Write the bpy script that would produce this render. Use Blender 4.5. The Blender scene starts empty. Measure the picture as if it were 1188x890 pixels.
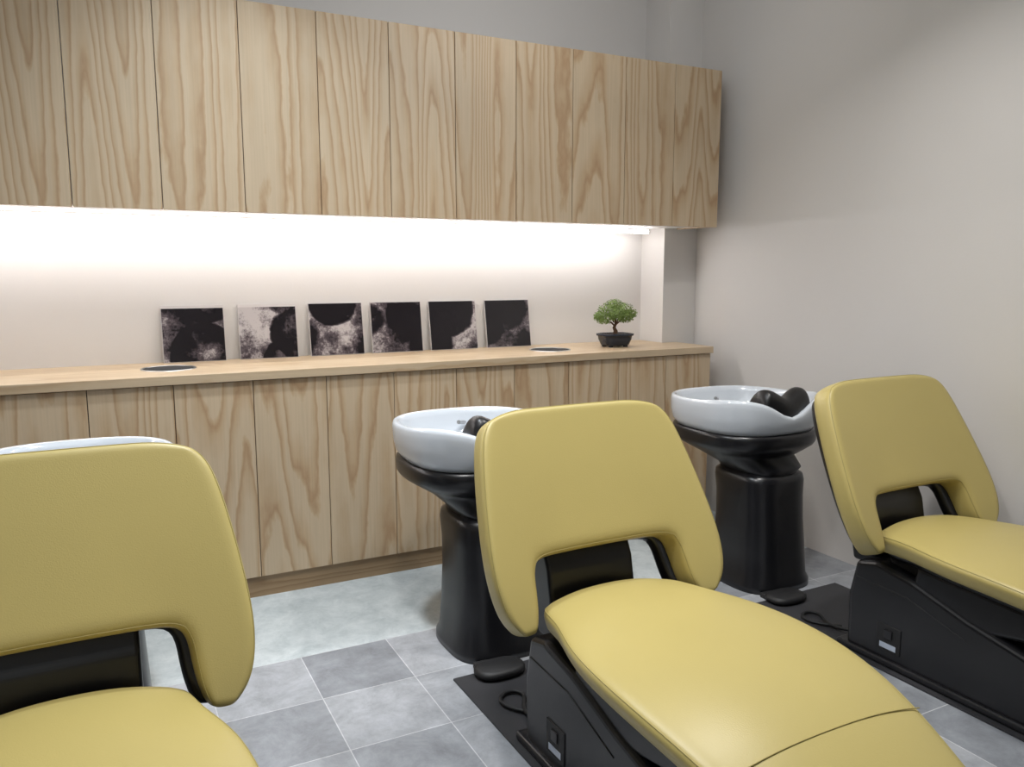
import bpy, math, random
from mathutils import Vector, Matrix
random.seed(7)
scene = bpy.context.scene
scene.view_settings.view_transform = 'Standard'
scene.view_settings.look = 'None'
scene.view_settings.exposure = 0.0

def srgb(r, g, b):
    def f(c):
        c /= 255.0
        return c/12.92 if c <= 0.04045 else ((c+0.055)/1.055)**2.4
    return (f(r), f(g), f(b), 1.0)

# ------------------------------------------------------------------ materials
def new_mat(name):
    m = bpy.data.materials.new(name)
    m.use_nodes = True
    nt = m.node_tree
    b = nt.nodes['Principled BSDF']
    return m, nt, b

def N(nt, typ, **kw):
    n = nt.nodes.new(typ)
    for k, v in kw.items():
        setattr(n, k, v)
    return n

def simple(name, col, rough=0.5, metal=0.0, noise=0.0, nscale=20, bump=0.0, bscale=200, coat=0.0):
    m, nt, b = new_mat(name)
    b.inputs['Roughness'].default_value = rough
    b.inputs['Metallic'].default_value = metal
    b.inputs['Coat Weight'].default_value = coat
    tc = N(nt, 'ShaderNodeTexCoord')
    nz = N(nt, 'ShaderNodeTexNoise')
    nz.inputs['Scale'].default_value = nscale
    nz.inputs['Detail'].default_value = 4
    nt.links.new(tc.outputs['Object'], nz.inputs['Vector'])
    mx = N(nt, 'ShaderNodeMix', data_type='RGBA')
    mx.inputs['A'].default_value = tuple(c*(1-noise) for c in col[:3])+(1,)
    mx.inputs['B'].default_value = tuple(min(1, c*(1+noise)) for c in col[:3])+(1,)
    nt.links.new(nz.outputs['Fac'], mx.inputs['Factor'])
    nt.links.new(mx.outputs['Result'], b.inputs['Base Color'])
    if bump > 0:
        n2 = N(nt, 'ShaderNodeTexNoise')
        n2.inputs['Scale'].default_value = bscale
        n2.inputs['Detail'].default_value = 3
        nt.links.new(tc.outputs['Object'], n2.inputs['Vector'])
        bp = N(nt, 'ShaderNodeBump')
        bp.inputs['Strength'].default_value = bump
        bp.inputs['Distance'].default_value = 0.002
        nt.links.new(n2.outputs['Fac'], bp.inputs['Height'])
        nt.links.new(bp.outputs['Normal'], b.inputs['Normal'])
    return m

def wood(name, light, mid, dark, sx, sz, rings, axis='Z', rough=0.5):
    m, nt, b = new_mat(name)
    b.inputs['Roughness'].default_value = rough
    tc = N(nt, 'ShaderNodeTexCoord')
    oi = N(nt, 'ShaderNodeObjectInfo')
    mul = N(nt, 'ShaderNodeVectorMath', operation='SCALE')
    comb = N(nt, 'ShaderNodeCombineXYZ')
    for i in range(3):
        nt.links.new(oi.outputs['Random'], comb.inputs[i])
    nt.links.new(comb.outputs[0], mul.inputs[0])
    mul.inputs['Scale'].default_value = 37.0
    mp = N(nt, 'ShaderNodeMapping')
    mp.inputs['Scale'].default_value = (sx, sx, sz) if axis == 'Z' else (sz, sx, sx)
    nt.links.new(tc.outputs['Object'], mp.inputs['Vector'])
    add = N(nt, 'ShaderNodeVectorMath', operation='ADD')
    nt.links.new(mp.outputs[0], add.inputs[0])
    nt.links.new(mul.outputs[0], add.inputs[1])
    nz = N(nt, 'ShaderNodeTexNoise')
    nz.inputs['Scale'].default_value = 1.0
    nz.inputs['Detail'].default_value = 1.0
    nz.inputs['Roughness'].default_value = 0.3
    nt.links.new(add.outputs[0], nz.inputs['Vector'])
    mpw = N(nt, 'ShaderNodeMapping')
    mpw.inputs['Scale'].default_value = (26, 26, 8) if axis == 'Z' else (8, 26, 26)
    nt.links.new(tc.outputs['Object'], mpw.inputs['Vector'])
    nw = N(nt, 'ShaderNodeTexNoise'); nw.inputs['Scale'].default_value = 1.0; nw.inputs['Detail'].default_value = 3
    nt.links.new(mpw.outputs[0], nw.inputs['Vector'])
    m1 = N(nt, 'ShaderNodeMath', operation='MULTIPLY')
    m1.inputs[1].default_value = rings
    nt.links.new(nz.outputs['Fac'], m1.inputs[0])
    m2 = N(nt, 'ShaderNodeMath', operation='MULTIPLY_ADD')
    m2.inputs[1].default_value = 0.6
    nt.links.new(nw.outputs['Fac'], m2.inputs[0])
    nt.links.new(m1.outputs[0], m2.inputs[2])
    fr = N(nt, 'ShaderNodeMath', operation='FRACT')
    nt.links.new(m2.outputs[0], fr.inputs[0])
    cr = N(nt, 'ShaderNodeValToRGB')
    e = cr.color_ramp.elements
    e[0].position = 0.0; e[0].color = light
    e[1].position = 1.0; e[1].color = light
    a = e.new(0.30); a.color = light
    a = e.new(0.68); a.color = mid
    a = e.new(0.84); a.color = dark
    a = e.new(0.93); a.color = mid
    nt.links.new(fr.outputs[0], cr.inputs['Fac'])
    mp2 = N(nt, 'ShaderNodeMapping')
    mp2.inputs['Scale'].default_value = (130, 130, 2.5) if axis == 'Z' else (2.5, 130, 130)
    nt.links.new(tc.outputs['Object'], mp2.inputs['Vector'])
    n2 = N(nt, 'ShaderNodeTexNoise')
    n2.inputs['Scale'].default_value = 1.0
    n2.inputs['Detail'].default_value = 4.0
    nt.links.new(mp2.outputs[0], n2.inputs['Vector'])
    mr = N(nt, 'ShaderNodeMapRange')
    mr.inputs['To Min'].default_value = 0.86
    mr.inputs['To Max'].default_value = 1.12
    nt.links.new(n2.outputs['Fac'], mr.inputs['Value'])
    n3 = N(nt, 'ShaderNodeTexNoise')
    n3.inputs['Scale'].default_value = 0.5
    nt.links.new(add.outputs[0], n3.inputs['Vector'])
    mr3 = N(nt, 'ShaderNodeMapRange')
    mr3.inputs['To Min'].default_value = 0.87
    mr3.inputs['To Max'].default_value = 1.10
    nt.links.new(n3.outputs['Fac'], mr3.inputs['Value'])
    mm = N(nt, 'ShaderNodeMath', operation='MULTIPLY')
    nt.links.new(mr.outputs[0], mm.inputs[0])
    nt.links.new(mr3.outputs[0], mm.inputs[1])
    sc = N(nt, 'ShaderNodeVectorMath', operation='SCALE')
    nt.links.new(cr.outputs['Color'], sc.inputs[0])
    nt.links.new(mm.outputs[0], sc.inputs['Scale'])
    nt.links.new(sc.outputs[0], b.inputs['Base Color'])
    return m

M_wood = wood('pine_plywood', srgb(199, 178, 149), srgb(189, 163, 130), srgb(175, 144, 110), 5.5, 0.34, 14)
M_counter = wood('counter_wood', srgb(194, 173, 144), srgb(188, 165, 134), srgb(180, 154, 121), 9.0, 0.5, 8, axis='X', rough=0.4)
M_kick = wood('kick_wood', srgb(160, 134, 102), srgb(150, 124, 92), srgb(140, 112, 80), 9.0, 0.5, 8, axis='X')
M_wall = simple('wall_paint', srgb(218, 215, 212), 0.9, noise=0.02, nscale=3, bump=0.15, bscale=120)
M_ceil = simple('ceiling_paint', srgb(230, 230, 230), 0.9)
M_black = simple('black_plastic', (0.010, 0.010, 0.012, 1), 0.28, noise=0.1)
M_blackmat = simple('black_matte', (0.012, 0.012, 0.013, 1), 0.55, noise=0.2)
M_rubber = simple('black_gel', (0.008, 0.008, 0.009, 1), 0.35, bump=0.3, bscale=60)
M_porc = simple('white_porcelain', srgb(212, 218, 225), 0.12, noise=0.01, coat=0.5)
M_leather = simple('mustard_leather', srgb(183, 167, 104), 0.38, noise=0.04, nscale=5, bump=0.15, bscale=350)
M_seam = simple('leather_piping', srgb(160, 146, 88), 0.5)
M_metal = simple('brushed_steel', (0.5, 0.5, 0.5, 1), 0.35, metal=1.0)
M_hole = simple('chute_dark', (0.02, 0.02, 0.02, 1), 0.9)
M_plate = simple('dark_plate', srgb(52, 52, 55), 0.55, noise=0.1)
M_label = simple('label_grey', srgb(190, 200, 215), 0.5)
M_under = simple('white_laminate', srgb(238, 236, 233), 0.6)
M_pot = simple('glazed_pot', srgb(36, 44, 58), 0.2, noise=0.2)
M_soil = simple('soil', srgb(50, 38, 28), 0.9, noise=0.4, nscale=80)
M_bark = simple('bark', srgb(92, 66, 44), 0.85, noise=0.3, nscale=60)
M_leaf = simple('bonsai_leaf', srgb(118, 142, 66), 0.5, noise=0.35, nscale=35)

def emission(name, col, s):
    m = bpy.data.materials.new(name); m.use_nodes = True
    nt = m.node_tree; nt.nodes.clear()
    e = N(nt, 'ShaderNodeEmission'); o = N(nt, 'ShaderNodeOutputMaterial')
    e.inputs[0].default_value = col; e.inputs[1].default_value = s
    nt.links.new(e.outputs[0], o.inputs[0])
    return m
M_led = emission('led_diffuser', (1.0, 0.965, 0.965, 1), 20)

def tile_mat():
    m, nt, b = new_mat('slate_tiles')
    b.inputs['Roughness'].default_value = 0.42
    tc = N(nt, 'ShaderNodeTexCoord')
    mp = N(nt, 'ShaderNodeMapping')
    mp.inputs['Location'].default_value = (-0.241, -0.213, 0)
    nt.links.new(tc.outputs['Object'], mp.inputs['Vector'])
    br = N(nt, 'ShaderNodeTexBrick')
    br.offset = 0.0; br.squash = 1.0
    br.inputs['Scale'].default_value = 1.0
    br.inputs['Brick Width'].default_value = 0.30
    br.inputs['Row Height'].default_value = 0.30
    br.inputs['Mortar Size'].default_value = 0.0016
    br.inputs['Mortar Smooth'].default_value = 0.1
    br.inputs['Color1'].default_value = srgb(180, 183, 188)
    br.inputs['Color2'].default_value = srgb(140, 144, 150)
    br.inputs['Mortar'].default_value = srgb(205, 207, 210)
    nt.links.new(mp.outputs[0], br.inputs['Vector'])
    nz = N(nt, 'ShaderNodeTexNoise')
    nz.inputs['Scale'].default_value = 7.0; nz.inputs['Detail'].default_value = 10
    nz.inputs['Roughness'].default_value = 0.75; nz.inputs['Distortion'].default_value = 0.3
    nt.links.new(tc.outputs['Object'], nz.inputs['Vector'])
    mr = N(nt, 'ShaderNodeMapRange')
    mr.inputs['From Min'].default_value = 0.3; mr.inputs['From Max'].default_value = 0.7
    mr.inputs['To Min'].default_value = 0.62; mr.inputs['To Max'].default_value = 1.22
    nt.links.new(nz.outputs['Fac'], mr.inputs['Value'])
    sc = N(nt, 'ShaderNodeVectorMath', operation='SCALE')
    nt.links.new(br.outputs['Color'], sc.inputs[0])
    nt.links.new(mr.outputs[0], sc.inputs['Scale'])
    nt.links.new(sc.outputs[0], b.inputs['Base Color'])
    bp = N(nt, 'ShaderNodeBump'); bp.inputs['Strength'].default_value = 0.35; bp.inputs['Distance'].default_value = 0.004
    nt.links.new(nz.outputs['Fac'], bp.inputs['Height'])
    nt.links.new(bp.outputs['Normal'], b.inputs['Normal'])
    return m
M_tile = tile_mat()

def concrete():
    m, nt, b = new_mat('pale_concrete')
    b.inputs['Roughness'].default_value = 0.35
    tc = N(nt, 'ShaderNodeTexCoord')
    nz = N(nt, 'ShaderNodeTexNoise')
    nz.inputs['Scale'].default_value = 10.0; nz.inputs['Detail'].default_value = 8
    nz.inputs['Roughness'].default_value = 0.75; nz.inputs['Distortion'].default_value = 0.3
    nt.links.new(tc.outputs['Object'], nz.inputs['Vector'])
    cr = N(nt, 'ShaderNodeValToRGB')
    cr.color_ramp.elements[0].position = 0.35; cr.color_ramp.elements[0].color = srgb(176, 186, 189)
    cr.color_ramp.elements[1].position = 0.65; cr.color_ramp.elements[1].color = srgb(210, 217, 219)
    nt.links.new(nz.outputs['Fac'], cr.inputs['Fac'])
    nt.links.new(cr.outputs[0], b.inputs['Base Color'])
    return m
M_conc = concrete()

# ------------------------------------------------------------------ helpers
def link(ob, parent=None):
    scene.collection.objects.link(ob)
    if parent: ob.parent = parent
    return ob

def empty(name, loc=(0, 0, 0)):
    e = bpy.data.objects.new(name, None); e.location = loc
    e.empty_display_size = 0.1
    return link(e)

def mesh_ob(name, V, F, mats, parent=None, loc=(0, 0, 0), smooth=True, fm=None):
    me = bpy.data.meshes.new(name)
    me.from_pydata([tuple(v) for v in V], [], F)
    if not isinstance(mats, (list, tuple)): mats = [mats]
    for m in mats: me.materials.append(m)
    for i, p in enumerate(me.polygons):
        p.use_smooth = smooth
        if fm: p.material_index = fm[i]
    me.update()
    ob = bpy.data.objects.new(name, me); ob.location = loc
    return link(ob, parent)

def box(name, x0, x1, y0, y1, z0, z1, mat, parent=None, bevel=0.0, seg=2, org=None, mod=True):
    c = Vector(((x0+x1)/2, (y0+y1)/2, (z0+z1)/2))
    if org is None: org = Vector((0, 0, 0))
    hx, hy, hz = (x1-x0)/2, (y1-y0)/2, (z1-z0)/2
    V = [(sx*hx, sy*hy, sz*hz) for sx in (-1, 1) for sy in (-1, 1) for sz in (-1, 1)]
    F = [(0, 1, 3, 2), (4, 6, 7, 5), (0, 4, 5, 1), (2, 3, 7, 6), (0, 2, 6, 4), (1, 5, 7, 3)]
    ob = mesh_ob(name, V, F, mat, parent, tuple(c-Vector(org)), smooth=False)
    if bevel > 0:
        b = ob.modifiers.new('b', 'BEVEL'); b.width = bevel; b.segments = seg
    return ob

def loft(name, rings, mat, parent=None, cap0=True, cap1=True, loc=(0, 0, 0), smooth=True):
    V = []; F = []
    n = len(rings[0])
    for r in rings: V += list(r)
    for k in range(len(rings)-1):
        for i in range(n):
            j = (i+1) % n
            F.append((k*n+i, k*n+j, (k+1)*n+j, (k+1)*n+i))
    if cap0: F.append(tuple(reversed(range(n))))
    if cap1: F.append(tuple((len(rings)-1)*n+i for i in range(n)))
    return mesh_ob(name, V, F, mat, parent, loc, smooth)

def sring(cx, cy, z, a, b, e=2.6, n=64, zf=None):
    out = []
    for i in range(n):
        t = 2*math.pi*i/n
        c, s = math.cos(t), math.sin(t)
        x = cx+a*math.copysign(abs(c)**(2/e), c); y = cy+b*math.copysign(abs(s)**(2/e), s)
        out.append((x, y, z+(zf(x-cx, y-cy) if zf else 0)))
    return out

def cc(V, F, seam, sharp):
    n = len(V)
    fp = [sum((V[i] for i in f), Vector())/len(f) for f in F]
    ef = {}
    for fi, f in enumerate(F):
        for k in range(len(f)):
            ef.setdefault(frozenset((f[k], f[(k+1) % len(f)])), []).append(fi)
    eidx = {}; ep = []
    for e, fs in ef.items():
        a, b = tuple(e)
        mid = (V[a]+V[b])/2
        eidx[e] = n+len(F)+len(ep)
        if len(fs) == 1 or (sharp and e in seam): ep.append(mid)
        else: ep.append((V[a]+V[b]+fp[fs[0]]+fp[fs[1]])/4)
    vf = [[] for _ in V]; ve = [[] for _ in V]
    for fi, f in enumerate(F):
        for i in f: vf[i].append(fi)
    for e in ef:
        for i in e: ve[i].append(e)
    nv = []
    for i, p in enumerate(V):
        sh = [e for e in ve[i] if len(ef[e]) == 1 or (sharp and e in seam)]
        if len(sh) == 2:
            q = Vector()
            for e in sh:
                o = [k for k in e if k != i][0]; q += V[o]
            nv.append((p*6+q)/8)
        elif len(sh) > 2: nv.append(p.copy())
        else:
            m = len(ve[i])
            Fa = sum((fp[k] for k in vf[i]), Vector())/len(vf[i])
            R = Vector()
            for e in ve[i]:
                a, b = tuple(e); R += (V[a]+V[b])/2
            R /= m
            nv.append((Fa+2*R+(m-3)*p)/m)
    NF = []
    for fi, f in enumerate(F):
        L = len(f)
        for k in range(L):
            NF.append((f[k], eidx[frozenset((f[k], f[(k+1) % L]))], n+fi, eidx[frozenset((f[k-1], f[k]))]))
    ns = set()
    for e in seam:
        a, b = tuple(e)
        ns.add(frozenset((a, eidx[e]))); ns.add(frozenset((b, eidx[e])))
    return nv+fp+ep, NF, ns

def thicken(V, F, off):
    n = len(V)
    V2 = [Vector(v) for v in V]+[Vector(v)+off(Vector(v)) for v in V]
    F2 = [tuple(f) for f in F]+[tuple(i+n for i in reversed(f)) for f in F]
    cnt = {}
    for f in F:
        for k in range(len(f)):
            a, b = f[k], f[(k+1) % len(f)]
            cnt.setdefault(frozenset((a, b)), []).append((a, b))
    fs, bs = set(), set()
    for e, l in cnt.items():
        if len(l) == 1:
            a, b = l[0]
            F2.append((b, a, a+n, b+n))
            fs.add(frozenset((a, b))); bs.add(frozenset((a+n, b+n)))
    return V2, F2, fs, bs

def chains(V, seam):
    adj = {}
    for e in seam:
        a, b = tuple(e); adj.setdefault(a, []).append(b); adj.setdefault(b, []).append(a)
    seen = set(); out = []
    for s in adj:
        if s in seen: continue
        ch = [s]; seen.add(s); cur = s
        while True:
            nx = [k for k in adj[cur] if k not in seen]
            if not nx: break
            cur = nx[0]; seen.add(cur); ch.append(cur)
        out.append([V[i] for i in ch])
    return out

def tube(name, pts, r, mat, parent=None, cyclic=False, loc=(0, 0, 0), res=3, smooth=False):
    cu = bpy.data.curves.new(name, 'CURVE'); cu.dimensions = '3D'
    cu.bevel_depth = r; cu.bevel_resolution = res
    sets = pts if isinstance(pts[0][0], (tuple, list, Vector)) else [pts]
    for p in sets:
        if smooth:
            s = cu.splines.new('NURBS'); s.points.add(len(p)-1); s.order_u = 4; s.use_endpoint_u = not cyclic
        else:
            s = cu.splines.new('POLY'); s.points.add(len(p)-1)
        for i, q in enumerate(p): s.points[i].co = (q[0], q[1], q[2], 1)
        s.use_cyclic_u = cyclic
    cu.use_fill_caps = True
    cu.materials.append(mat)
    ob = bpy.data.objects.new(name, cu); ob.location = loc
    return link(ob, parent)

def cushion(name, V, F, off, mat, parent, levels=3, sharp=1, piping=True, org=Vector((0, 0, 0))):
    V2, F2, fs, bs = thicken(V, F, off)
    V2 = [v-org for v in V2]
    both = fs | bs
    fr = set(fs)
    for l in range(levels):
        Vn, Fn, bn = cc(V2, F2, both, l < sharp)
        fn = cc_front(V2, F2, fr)
        V2, F2, both, fr = Vn, Fn, bn, fn
    ob = mesh_ob(name, V2, F2, mat, parent)
    if piping:
        tube(name+'_piping', chains(V2, fr), 0.0013, M_seam, parent, cyclic=True, res=1)
    return ob

def cc_front(V, F, seam):
    cnt = 0; n = len(V); eidx = {}
    for fi, f in enumerate(F):
        for k in range(len(f)):
            e = frozenset((f[k], f[(k+1) % len(f)]))
            if e not in eidx:
                eidx[e] = n+len(F)+cnt; cnt += 1
    ns = set()
    for e in seam:
        a, b = tuple(e)
        ns.add(frozenset((a, eidx[e]))); ns.add(frozenset((b, eidx[e])))
    return ns

# ------------------------------------------------------------------ room
XL, XR, YB, YF, ZC = -2.05, 2.93, 3.68, -2.4, 2.95
V = [(XL, YF, 0), (XR, YF, 0), (XR, 2.613, 0), (XL, 2.613, 0), (XR, YB, 0), (XL, YB, 0)]
mesh_ob('floor', V, [(0, 1, 2, 3), (3, 2, 4, 5)], [M_tile, M_conc], smooth=False, fm=[0, 1])
box('ceiling', XL-.1, XR+.1, YF-.1, YB+.1, ZC, ZC+.1, M_ceil)
box('wall_back', XL-.1, XR+.1, YB, YB+.1, 0, ZC, M_wall)
box('wall_right', XR, XR+.1, YF-.1, YB, 0, ZC, M_wall)
box('wall_left', XL-.1, XL, YF-.1, YB, 0, ZC, M_wall)
box('wall_front', XL, XR, YF-.1, YF, 0, ZC, M_wall)
box('wall_pillar', 2.71, XR, 3.48, YB, 0, ZC, M_wall)

# ------------------------------------------------------------------ cabinets
P = 0.2857; XE = 2.805; ND = 16
XS = XE-P*ND
YC = 3.18
up = empty('upper_cabinet', (XE, YC, 1.52))
o = Vector((XE, YC, 1.52))
box('carcass', XS, XE, YC+.02, 3.478, 1.528, 2.27, M_under, up, org=o)
box('carcass_rear', XS, 2.705, 3.478, YB-.001, 1.528, 2.27, M_under, up, org=o)
box('end_panel', XE-.018, XE, YC+.0195, 3.477, 1.522, 2.276, M_wood, up, org=o)
box('top_panel', XS, XE-.0, YC+.0195, 3.477, 2.27, 2.277, M_wood, up, org=o)
for k in range(ND):
    x1 = XE-P*k
    box('door_%d' % (k+1), x1-P+.0014, x1-.0014, YC, YC+.0185, 1.52, 2.276, M_wood, up, bevel=.001, seg=1, org=o)
lo = empty('lower_cabinet', (XE, YC, 0))
o = Vector((XE, YC, 0))
box('carcass', XS, XE, YC+.035, 3.478, .075, .882, M_blackmat, lo, org=o)
box('carcass_rear', XS, 2.705, 3.478, YB-.001, 0, .882, M_blackmat, lo, org=o)
box('end_panel', XE-.018, XE, YC+.034, 3.477, 0.0, .882, M_wood, lo, org=o)
box('countertop', XS, XE+.002, YC-.004, 3.477, .884, .918, M_counter, lo, bevel=.002, org=o)
box('countertop_rear', XS, 2.706, 3.477, YB-.001, .884, .918, M_counter, lo, org=o)
box('kickboard', XS, XE, YC+.03, YC+.048, 0, .085, M_kick, lo, org=o)
for k in range(ND):
    x1 = XE-P*k
    box('door_%d' % (k+1), x1-P+.0014, x1-.0014, YC+.015, YC+.0335, .088, .880, M_wood, lo, bevel=.001, seg=1, org=o)

led = box('led_strip_light', XS+.05, 2.62, 3.50, 3.528, 1.500, 1.516, M_led)

# ------------------------------------------------------------------ waste chutes
for i, (cx, cy) in enumerate([(0.238, 3.43), (1.97, 3.41)]):
    e = empty('counter_waste_chute', (cx, cy, .918))
    loft('rim', [sring(0, 0, 0.0, .103, .103, 2, 48), sring(0, 0, .003, .102, .102, 2, 48), sring(0, 0, .003, .096, .096, 2, 48), sring(0, 0, 0.001, .095, .095, 2, 48)], M_metal, e, cap0=False, cap1=False)
    loft('opening', [sring(0, 0, .0005, .0955, .0955, 2, 48), sring(0, 0, .0012, .094, .094, 2, 48)], M_hole, e)

# ------------------------------------------------------------------ art panels
def art_mat(i, circ, thr, inv):
    m, nt, b = new_mat('ink_print_%d' % i)
    b.inputs['Roughness'].default_value = 0.15
    tc = N(nt, 'ShaderNodeTexCoord')
    mp = N(nt, 'ShaderNodeMapping'); mp.inputs['Location'].default_value = (i*3.7, i*1.3, i*2.1)
    nt.links.new(tc.outputs['Object'], mp.inputs['Vector'])
    nz = N(nt, 'ShaderNodeTexNoise'); nz.inputs['Scale'].default_value = 11; nz.inputs['Detail'].default_value = 4
    nt.links.new(mp.outputs[0], nz.inputs['Vector'])
    fine = N(nt, 'ShaderNodeTexNoise'); fine.inputs['Scale'].default_value = 60; fine.inputs['Detail'].default_value = 6; fine.inputs['Roughness'].default_value = .8
    nt.links.new(mp.outputs[0], fine.inputs['Vector'])
    wv = N(nt, 'ShaderNodeVectorMath', operation='SCALE'); wv.inputs['Scale'].default_value = 0.05
    wn = N(nt, 'ShaderNodeTexNoise'); wn.inputs['Scale'].default_value = 9; wn.inputs['Detail'].default_value = 3
    nt.links.new(mp.outputs[0], wn.inputs['Vector'])
    nt.links.new(wn.outputs['Color'], wv.inputs[0])
    wa = N(nt, 'ShaderNodeVectorMath', operation='ADD')
    nt.links.new(tc.outputs['Object'], wa.inputs[0]); nt.links.new(wv.outputs[0], wa.inputs[1])
    val = None
    for (cx, cz, r, soft) in circ:
        vs = N(nt, 'ShaderNodeVectorMath', operation='DISTANCE')
        vs.inputs[1].default_value = (cx+.025, .025, cz+.025)
        nt.links.new(wa.outputs[0], vs.inputs[0])
        mr = N(nt, 'ShaderNodeMapRange')
        mr.inputs['From Min'].default_value = r; mr.inputs['From Max'].default_value = r-soft
        mr.inputs['To Min'].default_value = 0; mr.inputs['To Max'].default_value = 1
        nt.links.new(vs.outputs['Value'], mr.inputs['Value'])
        sp = N(nt, 'ShaderNodeMapRange')
        sp.inputs['From Min'].default_value = r*0.95; sp.inputs['From Max'].default_value = r*0.3
        sp.inputs['To Min'].default_value = .9; sp.inputs['To Max'].default_value = inv
        nt.links.new(vs.outputs['Value'], sp.inputs['Value'])
        mu = N(nt, 'ShaderNodeMath', operation='MULTIPLY')
        nt.links.new(mr.outputs[0], mu.inputs[0]); nt.links.new(sp.outputs[0], mu.inputs[1])
        if val is None: val = mu
        else:
            mxn = N(nt, 'ShaderNodeMath', operation='MAXIMUM')
            nt.links.new(val.outputs[0], mxn.inputs[0]); nt.links.new(mu.outputs[0], mxn.inputs[1]); val = mxn
    a1 = N(nt, 'ShaderNodeMath', operation='MULTIPLY_ADD')
    nt.links.new(nz.outputs['Fac'], a1.inputs[0]); a1.inputs[1].default_value = 2.2; a1.inputs[2].default_value = -thr-.2
    a2 = N(nt, 'ShaderNodeMath', operation='MULTIPLY_ADD')
    nt.links.new(fine.outputs['Fac'], a2.inputs[0]); a2.inputs[1].default_value = 1.6; nt.links.new(a1.outputs[0], a2.inputs[2])
    a3 = N(nt, 'ShaderNodeMath', operation='ADD')
    nt.links.new(a2.outputs[0], a3.inputs[0]); nt.links.new(val.outputs[0], a3.inputs[1])
    cr = N(nt, 'ShaderNodeValToRGB')
    el = cr.color_ramp.elements
    el[0].position = 0.05; el[0].color = srgb(186, 180, 180)
    el[1].position = 0.85; el[1].color = srgb(30, 27, 31)
    x = el.new(0.45); x.color = srgb(92, 84, 89)
    nt.links.new(a3.outputs[0], cr.inputs['Fac'])
    nt.links.new(cr.outputs[0], b.inputs['Base Color'])
    return m
specs = [([(-.10, .03, .12, .03), (.06, .13, .09, .012), (.03, -.07, .13, .012)], 1.22, .25),
         ([(.12, -.01, .12, .012), (.07, .12, .06, .02), (.04, -.12, .08, .012)], 1.40, .45),
         ([(-.01, .13, .12, .012), (-.16, -.03, .09, .05), (.16, -.10, .09, .05)], 1.26, .95),
         ([(-.14, .04, .08, .03), (.05, .03, .12, .05), (.13, -.10, .09, .03)], 1.20, .7),
         ([(-.04, .09, .16, .012), (-.12, -.08, .12, .02)], 1.26, .85),
         ([(0, .1, .14, .05), (.1, -.12, .09, .04), (-.14, .0, .12, .02)], 1.12, .8)]
M_acr = simple('acrylic_edge', srgb(205, 200, 198), 0.15)
lean = math.radians(-9)
for i, x0 in enumerate([.235, .544, .851, 1.141, 1.434, 1.736]):
    S = .25
    e = empty('art_panel', (x0+S/2, 3.632, .919+.0))
    e.rotation_euler = (lean, 0, math.radians(random.uniform(-1.5, 1.5)))
    box('acrylic_sheet', -S/2, S/2, 0, .005, .0, .24, M_acr, e)
    box('ink_print', -S/2+.002, S/2-.002, -.0008, 0, .002, .228 if i < 2 else .238, art_mat(i+1, *specs[i]), e)

# ------------------------------------------------------------------ bonsai
bo = empty('bonsai_tree', (2.348, 3.40, .918))
loft('pot', [sring(0, 0, .008, .062, .045, 4), sring(0, 0, .012, .068, .05, 4), sring(0, 0, .04, .080, .058, 4), sring(0, 0, .056, .082, .060, 4), sring(0, 0, .058, .089, .067, 4),
             sring(0, 0, .068, .090, .068, 4), sring(0, 0, .069, .082, .06, 4), sring(0, 0, .06, .08, .058, 4)], M_pot, bo, cap1=False)
for sx in (-1, 1):
    for sy in (-1, 1):
        box('pot_foot_%d%d' % (sx > 0, sy > 0), sx*.045-.01, sx*.045+.01, sy*.03-.008, sy*.03+.008, 0, .012, M_pot, bo, bevel=.002)
loft('soil', [sring(0, 0, .06, .081, .059, 4), sring(0, 0, .066, .06, .045, 3), sring(0, 0, .07, .02, .02, 2)], M_soil, bo)
def taper_tube(name, pts, rad, mat, parent, n=10):
    rings = []
    for i, (p, r) in enumerate(zip(pts, rad)):
        p = Vector(p)
        d = (Vector(pts[min(i+1, len(pts)-1)])-Vector(pts[max(i-1, 0)])).normalized()
        a = d.orthogonal().normalized() if abs(d.x) > .9 else d.cross(Vector((1, 0, 0))).normalized()
        b = d.cross(a)
        rings.append([tuple(p+a*r*math.cos(2*math.pi*k/n)+b*r*math.sin(2*math.pi*k/n)) for k in range(n)])
    return loft(name, rings, mat, parent)
taper_tube('trunk', [(0.0, 0, .062), (.004, 0, .08), (-.006, 0, .098), (.004, .0, .118), (.0, 0, .14)], [.015, .011, .009, .007, .005], M_bark, bo)
for k, (bx, by, bz) in enumerate([(-.05, .0, .135), (.05, .01, .14), (.0, -.03, .15), (.02, .03, .15), (-.02, .0, .165)]):
    taper_tube('branch_%d' % k, [(0, 0, .105+.005*k), (bx*.5, by*.5, .125), (bx, by, bz)], [.005, .004, .002], M_bark, bo, 6)
LV, LF = [], []
blobs = [(-.070, 0, .145, .048, .028), (.070, .01, .148, .050, .028), (0, -.035, .168, .062, .038), (.02, .035, .173, .062, .038), (-.040, .0, .190, .056, .036), (.040, 0, .192, .056, .036), (0, .01, .216, .046, .026), (-.098, 0, .160, .028, .024), (.100, 0, .168, .028, .026)]
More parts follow.
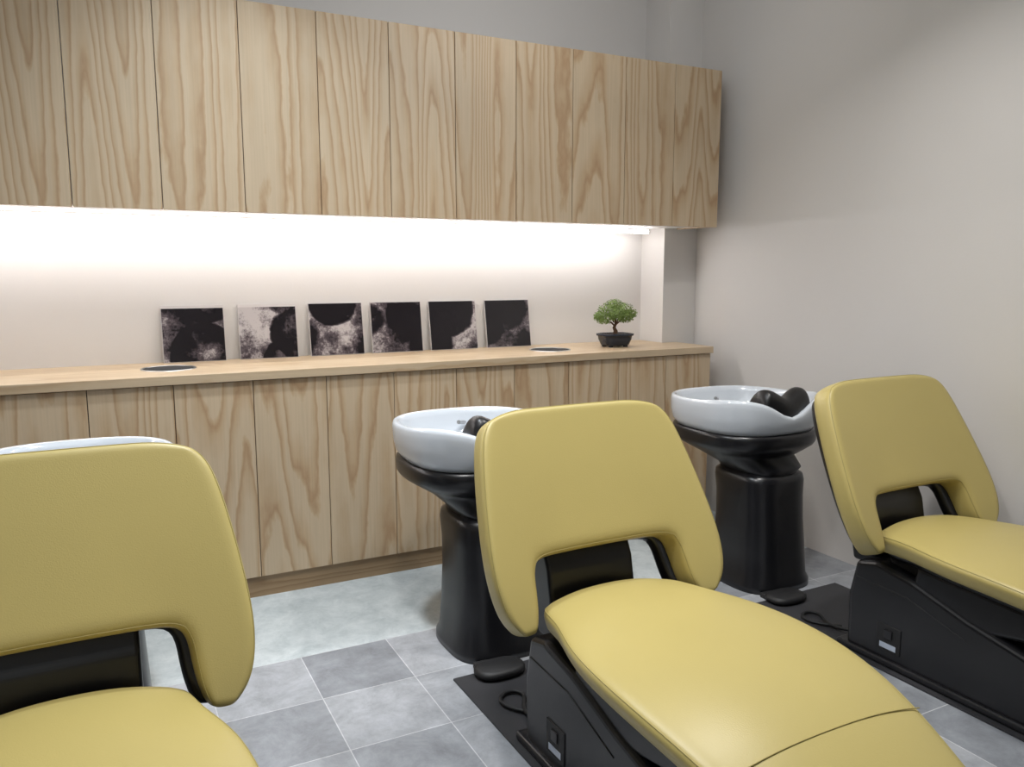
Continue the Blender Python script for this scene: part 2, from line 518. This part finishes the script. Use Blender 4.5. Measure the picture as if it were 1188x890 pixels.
for (bx, by, bz, R, H) in blobs:
    for k in range(int(7000*R)+120):
        while True:
            d = Vector((random.uniform(-1, 1), random.uniform(-1, 1), random.uniform(-1, 1)))
            if .3 < d.length < 1: break
        d = d.normalized()*random.uniform(.6, 1.05)
        p = Vector((bx+d.x*R, by+d.y*R, bz+d.z*H))
        nrm = (d+Vector((random.uniform(-.7, .7), random.uniform(-.7, .7), random.uniform(0, 1)))).normalized()
        a = nrm.orthogonal().normalized(); a = Matrix.Rotation(random.uniform(0, 6.28), 3, nrm) @ a
        b = nrm.cross(a); s = random.uniform(.0035, .0065)
        k0 = len(LV)
        LV += [p-a*s, p+b*s*.55+nrm*s*.2, p+a*s, p-b*s*.55+nrm*s*.2]
        LF.append((k0, k0+1, k0+2, k0+3))
mesh_ob('foliage', LV, LF, M_leaf, bo, smooth=False)

# ------------------------------------------------------------------ shampoo basins
def basin(cx):
    OY = 2.45
    e = empty('shampoo_basin', (cx, OY, 0))
    cy = 2.57-OY; A = .282; B = .285
    def zf(x, y):
        ang = math.atan2(abs(x), -y)  # 0 at front (towards chair)
        horn = math.exp(-((ang-.85)/.5)**2)*.020
        notch = -math.exp(-(ang/.34)**2)*.055
        return horn+notch
    def R(s, z, w=0.0, sh=0.0):
        return sring(0, cy+sh, z, A*s, B*s, 2.7, 72, zf=(lambda x, y: zf(x, y)*w))
    rings = [R(.84, .640, 0), R(.92, .650, 0), R(.97, .675, .1), R(.995, .712, .3), R(1.0, .745, .7), R(.998, .760, .9), R(.985, .771, 1), R(.955, .774, 1), R(.925, .769, 1), R(.905, .75, 1),
             R(.87, .71, .7), R(.80, .675, .3), R(.62, .655, 0), R(.35, .649, 0), R(.08, .646, 0)]
    loft('porcelain_bowl', rings, M_porc, e, cap0=True, cap1=True)
    loft('drain', [sring(0, cy, .647, .03, .03, 2, 24), sring(0, cy, .651, .026, .026, 2, 24)], M_metal, e)
    cr = [R(.35, .648), R(.90, .649), R(.955, .645), R(.965, .63), R(.96, .60), R(.93, .585), R(.80, .562, 0, -.01), R(.64, .535, 0, -.02)]
    for (a, b, z, yy) in [(.145, .165, .50, -.03), (.130, .15, .475, -.03), (.125, .15, .44, -.03)]:
        cr.append(sring(0, yy+.05, z, a, b, 2.7, 72))
    loft('bowl_housing', cr, M_black, e)
    pr = []
    for (a, b, z, yy, ex) in [(.178, .185, 0.0, .0, 3.2), (.178, .185, .025, .0, 3.2), (.166, .175, .05, .0, 3.2), (.160, .166, .15, .0, 3.2), (.153, .158, .28, .005, 3.2), (.153, .156, .38, .01, 3.2), (.157, .16, .445, .015, 3.2), (.152, .157, .468, .018, 3.2), (.132, .14, .482, .02, 3)]:
        pr.append(sring(0, yy, z, a, b, ex, 72))
    loft('pedestal', pr, M_black, e)
    loft('foot_pedal', [sring(-.09, -.25, .010, .075, .05, 2.6, 40), sring(-.09, -.25, .016, .085, .058, 2.6, 40), sring(-.09, -.25, .028, .085, .058, 2.6, 40), sring(-.09, -.25, .036, .07, .045, 2.6, 40)], M_blackmat, e)
    box('foot_pedal_base', -.15, -.05, -.27, -.17, .0, .02, M_blackmat, e, bevel=.004)
    cols = [-.125, -.10, -.055, 0, .055, .10, .125]
    tz = [.79, .838, .822, .785, .822, .838, .79]
    V = []; F = []
    rowy = [-.05, -.045, .0, .045, .075]
    rowz = [-.07, -.012, .0, -.014, -.075]
    for ry, rz in zip(rowy, rowz):
        for x, z in zip(cols, tz):
            V.append(Vector((x, 2.345-OY+ry+abs(x)*.15, z+rz+.004)))
    nC = len(cols)
    for r in range(len(rowy)-1):
        for c in range(nC-1):
            F.append((r*nC+c, r*nC+c+1, (r+1)*nC+c+1, (r+1)*nC+c))
    cushion('neck_rest', V, F, lambda v: Vector((0, 0.006, -.03)), M_rubber, e, levels=2, sharp=0, piping=False)
    tube('hand_shower', [(.12, cy+.20, .695), (.14, cy+.12, .70), (.13, cy+.03, .685)], .013, M_black, e, res=4, smooth=True)
    tube('tap_lever', [(.06, cy+.235, .72), (.02, cy+.20, .73)], .008, M_metal, e)
    tube('water_hose', [(.10, .12, .10), (.10, .20, .05), (.08, .34, .012), (.03, .5, .012)], .009, M_blackmat, e, smooth=True)
    return e

# ------------------------------------------------------------------ shampoo chairs
def chair(cx, rot=0.0):
    OY = 1.5
    org = Vector((0, OY, 0))
    e = empty('shampoo_chair', (cx, OY, 0))
    e.rotation_euler = (0, 0, math.radians(rot))
    rz = [.414, .455, .507, .571, .66, .785, .885, .935]
    ro = [.300, .340, .357, .363, .356, .336, .312, .274]
    ri = [.262, .244, .236, .230, .198, .165, .145, .128]
    V = []; idx = {}
    def yb(x, z):
        y = 1.655+(z-.4)*.46
        k = max(0, min(1, 1.25-(z-.36)/.55))
        y -= .030*(abs(x)/.37)**2.6*k
        y -= .025*(abs(x)/.37)**2
        return y
    for r in range(8):
        o_, i_ = ro[r], ri[r]
        mf = [0, 0, 0, .70, .60, .45, .38, .36][r]
        xs = [-o_, -(o_+i_)/2, -i_, -i_*mf, i_*mf, i_, (o_+i_)/2, o_]
        for c, x in enumerate(xs):
            if r < 3 and c in (3, 4): continue
            idx[r, c] = len(V)
            z = rz[r]
            if r == 3 and c in (3, 4): z += .004
            if r == 7 and c in (0, 7): z -= .018
            V.append(Vector((x, yb(x, z), z)))
    F = []
    for r in range(7):
        for c in range(7):
            ks = [(r, c), (r, c+1), (r+1, c+1), (r+1, c)]
            if all(k in idx for k in ks): F.append(tuple(idx[k] for k in ks))
    T = .088
    cushion('backrest', V, F, lambda v: Vector((-v.x*.02, .91*T, -.38*T)), M_leather, e, org=org)
    V2 = [Vector((v.x*.93, v.y+.074, (v.z-.6)*.94+.568)) for v in V]
    cushion('backrest_shell', V2, F, lambda v: Vector((-v.x*.05, .035, -.015)), M_black, e, levels=2, sharp=1, piping=False, org=org)
    # seat
    ry = [1.745, 1.70, 1.60, 1.46, 1.28, 1.12, .985, .84, .68, .56, .51]
    rh = [.178, .228, .240, .298, .315, .303, .278, .245, .21, .165, .12]
    rt = [.455, .470, .479, .483, .482, .466, .434, .376, .30, .245, .225]
    V = []; F = []
    fr = [-1, -.55, 0, .55, 1]
    for y, h, z in zip(ry, rh, rt):
        for f in fr:
            V.append(Vector((f*h, y, z-(.026 if abs(f) == 1 else (.0 if f else -.005)))))
    for r in range(len(ry)-1):
        for c in range(4):
            F.append((r*5+c, (r+1)*5+c, (r+1)*5+c+1, r*5+c+1))
    cushion('seat', V, F, lambda v: Vector((-v.x*.09, 0, -.066)), M_leather, e, org=org)
    V2 = [Vector((v.x*.88, 1.12+(v.y-1.12)*.96, v.z-.056)) for v in V]
    cushion('seat_shell', V2, F, lambda v: Vector((-v.x*.15, 0, -.035)), M_black, e, levels=2, piping=False, org=org)
    pts = []
    for k in range(17):
        f = -1+2*k/16
        pts.append((f*.268, .985-OY, .4345-.026*abs(f)**2.4))
    tube('legrest_seam', pts, .0013, M_seam, e, res=1)
    def side(name, prof, hw, mat, bev):
        n = len(prof)
        V = [(-hw, y-OY, z) for y, z in prof]+[(hw, y-OY, z) for y, z in prof]
        F = [tuple(range(n)), tuple(reversed(range(n, 2*n)))]+[((i+1) % n, i, n+i, n+(i+1) % n) for i in range(n)]
        ob = mesh_ob(name, V, F, mat, e, smooth=False)
        b = ob.modifiers.new('b', 'BEVEL'); b.width = bev; b.segments = 4; b.limit_method = 'ANGLE'; b.angle_limit = math.radians(15)
        return ob
    side('base_hull', [(1.82, .012), (1.825, .20), (1.80, .325), (1.72, .345), (1.58, .32), (1.40, .265), (1.15, .21), (.98, .165), (.90, .11), (.87, .05), (.88, .012)], .20, M_black, .018)
    side('base_skirt', [(1.85, .006), (1.85, .03), (.84, .03), (.82, .006)], .215, M_black, .008)
    side('lift_arm', [(1.70, .25), (1.72, .40), (1.52, .405), (1.10, .37), (1.02, .33), (1.2, .24), (1.4, .20)], .15, M_blackmat, .02)
    side('side_cover', [(1.60, .28), (1.58, .372), (1.12, .345), (1.18, .27), (1.36, .235)], .19, M_black, .015)
    side('back_bracket', [(1.76, .30), (1.80, .50), (1.93, .76), (1.97, .76), (1.90, .50), (1.86, .30)], .14, M_black, .012)
    box('floor_plate', -.235, .235, 1.05, 2.235, 0, .006, M_plate, e, org=org)
    box('switch_recess', -.2035, -.198, 1.61, 1.70, .055, .145, M_blackmat, e, bevel=.002, org=org)
    box('switch_label', -.2045, -.203, 1.625, 1.685, .065, .083, M_label, e, org=org)
    box('power_switch', -.208, -.203, 1.64, 1.67, .10, .13, M_black, e, bevel=.002, org=org)
    tube('hull_groove', [(-.2005, 1.79-OY, .27), (-.2005, 1.60-OY, .262), (-.2005, 1.40-OY, .20)], .002, M_blackmat, e)
    tube('power_cable', [(-.12, 1.85-OY, .03), (-.16, 1.95-OY, .014), (-.05, 2.03-OY, .014), (-.14, 2.1-OY, .014), (-.2, 2.0-OY, .014), (-.1, 1.92-OY, .014)], .006, M_blackmat, e, smooth=True)
    return e

SP = 1.27
basin(1.18); chair(1.182, .5)
basin(1.18+SP); chair(1.182+SP, .5)
basin(1.18-SP); chair(1.170-SP, .5)

# ------------------------------------------------------------------ lights
def area(name, loc, rot, size, power, col, sy=None, shape='DISK', spread=180):
    l = bpy.data.lights.new(name, 'AREA'); l.shape = shape; l.size = size
    if sy: l.shape = 'RECTANGLE'; l.size_y = sy
    l.energy = power; l.color = col; l.spread = math.radians(spread)
    ob = bpy.data.objects.new(name, l); ob.location = loc
    ob.rotation_euler = tuple(math.radians(a) for a in rot)
    return link(ob)
area('ceiling_downlight', (0.55, 1.5, 2.9), (0, 0, 0), .18, 13, (1, .97, .94), spread=120)
area('ceiling_downlight', (1.85, 1.7, 2.9), (0, 0, 0), .18, 13, (1, .97, .94), spread=120)
area('ceiling_downlight', (0.5, 2.5, 2.9), (0, 0, 0), .2, 12, (.86, .93, 1), spread=100)
area('ceiling_fill', (0.7, 1.2, 2.94), (0, 0, 0), 2.4, 24, (.90, .96, 1), sy=2.0)  # added overhead fill to lift the ambient level, no actual panel fixture
area('upper_wall_fill', (1.6, 2.2, 2.35), (115, 0, 0), .5, 5, (.97, .98, 1), sy=.3)  # added off-view fill brightening the wall above the upper cabinet, no fixture there
area('rear_cool_fill', (-0.6, -2.2, 1.7), (80, 0, -15), 2.2, 6, (.85, .92, 1), sy=1.6)  # added soft bluish fill behind the camera, the room has no window
w = bpy.data.worlds.new('World'); scene.world = w; w.use_nodes = True
w.node_tree.nodes['Background'].inputs[0].default_value = (.8, .85, .9, 1)
w.node_tree.nodes['Background'].inputs[1].default_value = 0.15

# ------------------------------------------------------------------ camera
cd = bpy.data.cameras.new('camera'); cam = bpy.data.objects.new('camera', cd)
cd.sensor_width = 36; cd.lens = 930/1188*36; cd.clip_start = .05
cam.location = (0, 0, 1.3)
cam.rotation_euler = (math.radians(90-7.96), 0, math.radians(-27.3))
link(cam); scene.camera = cam
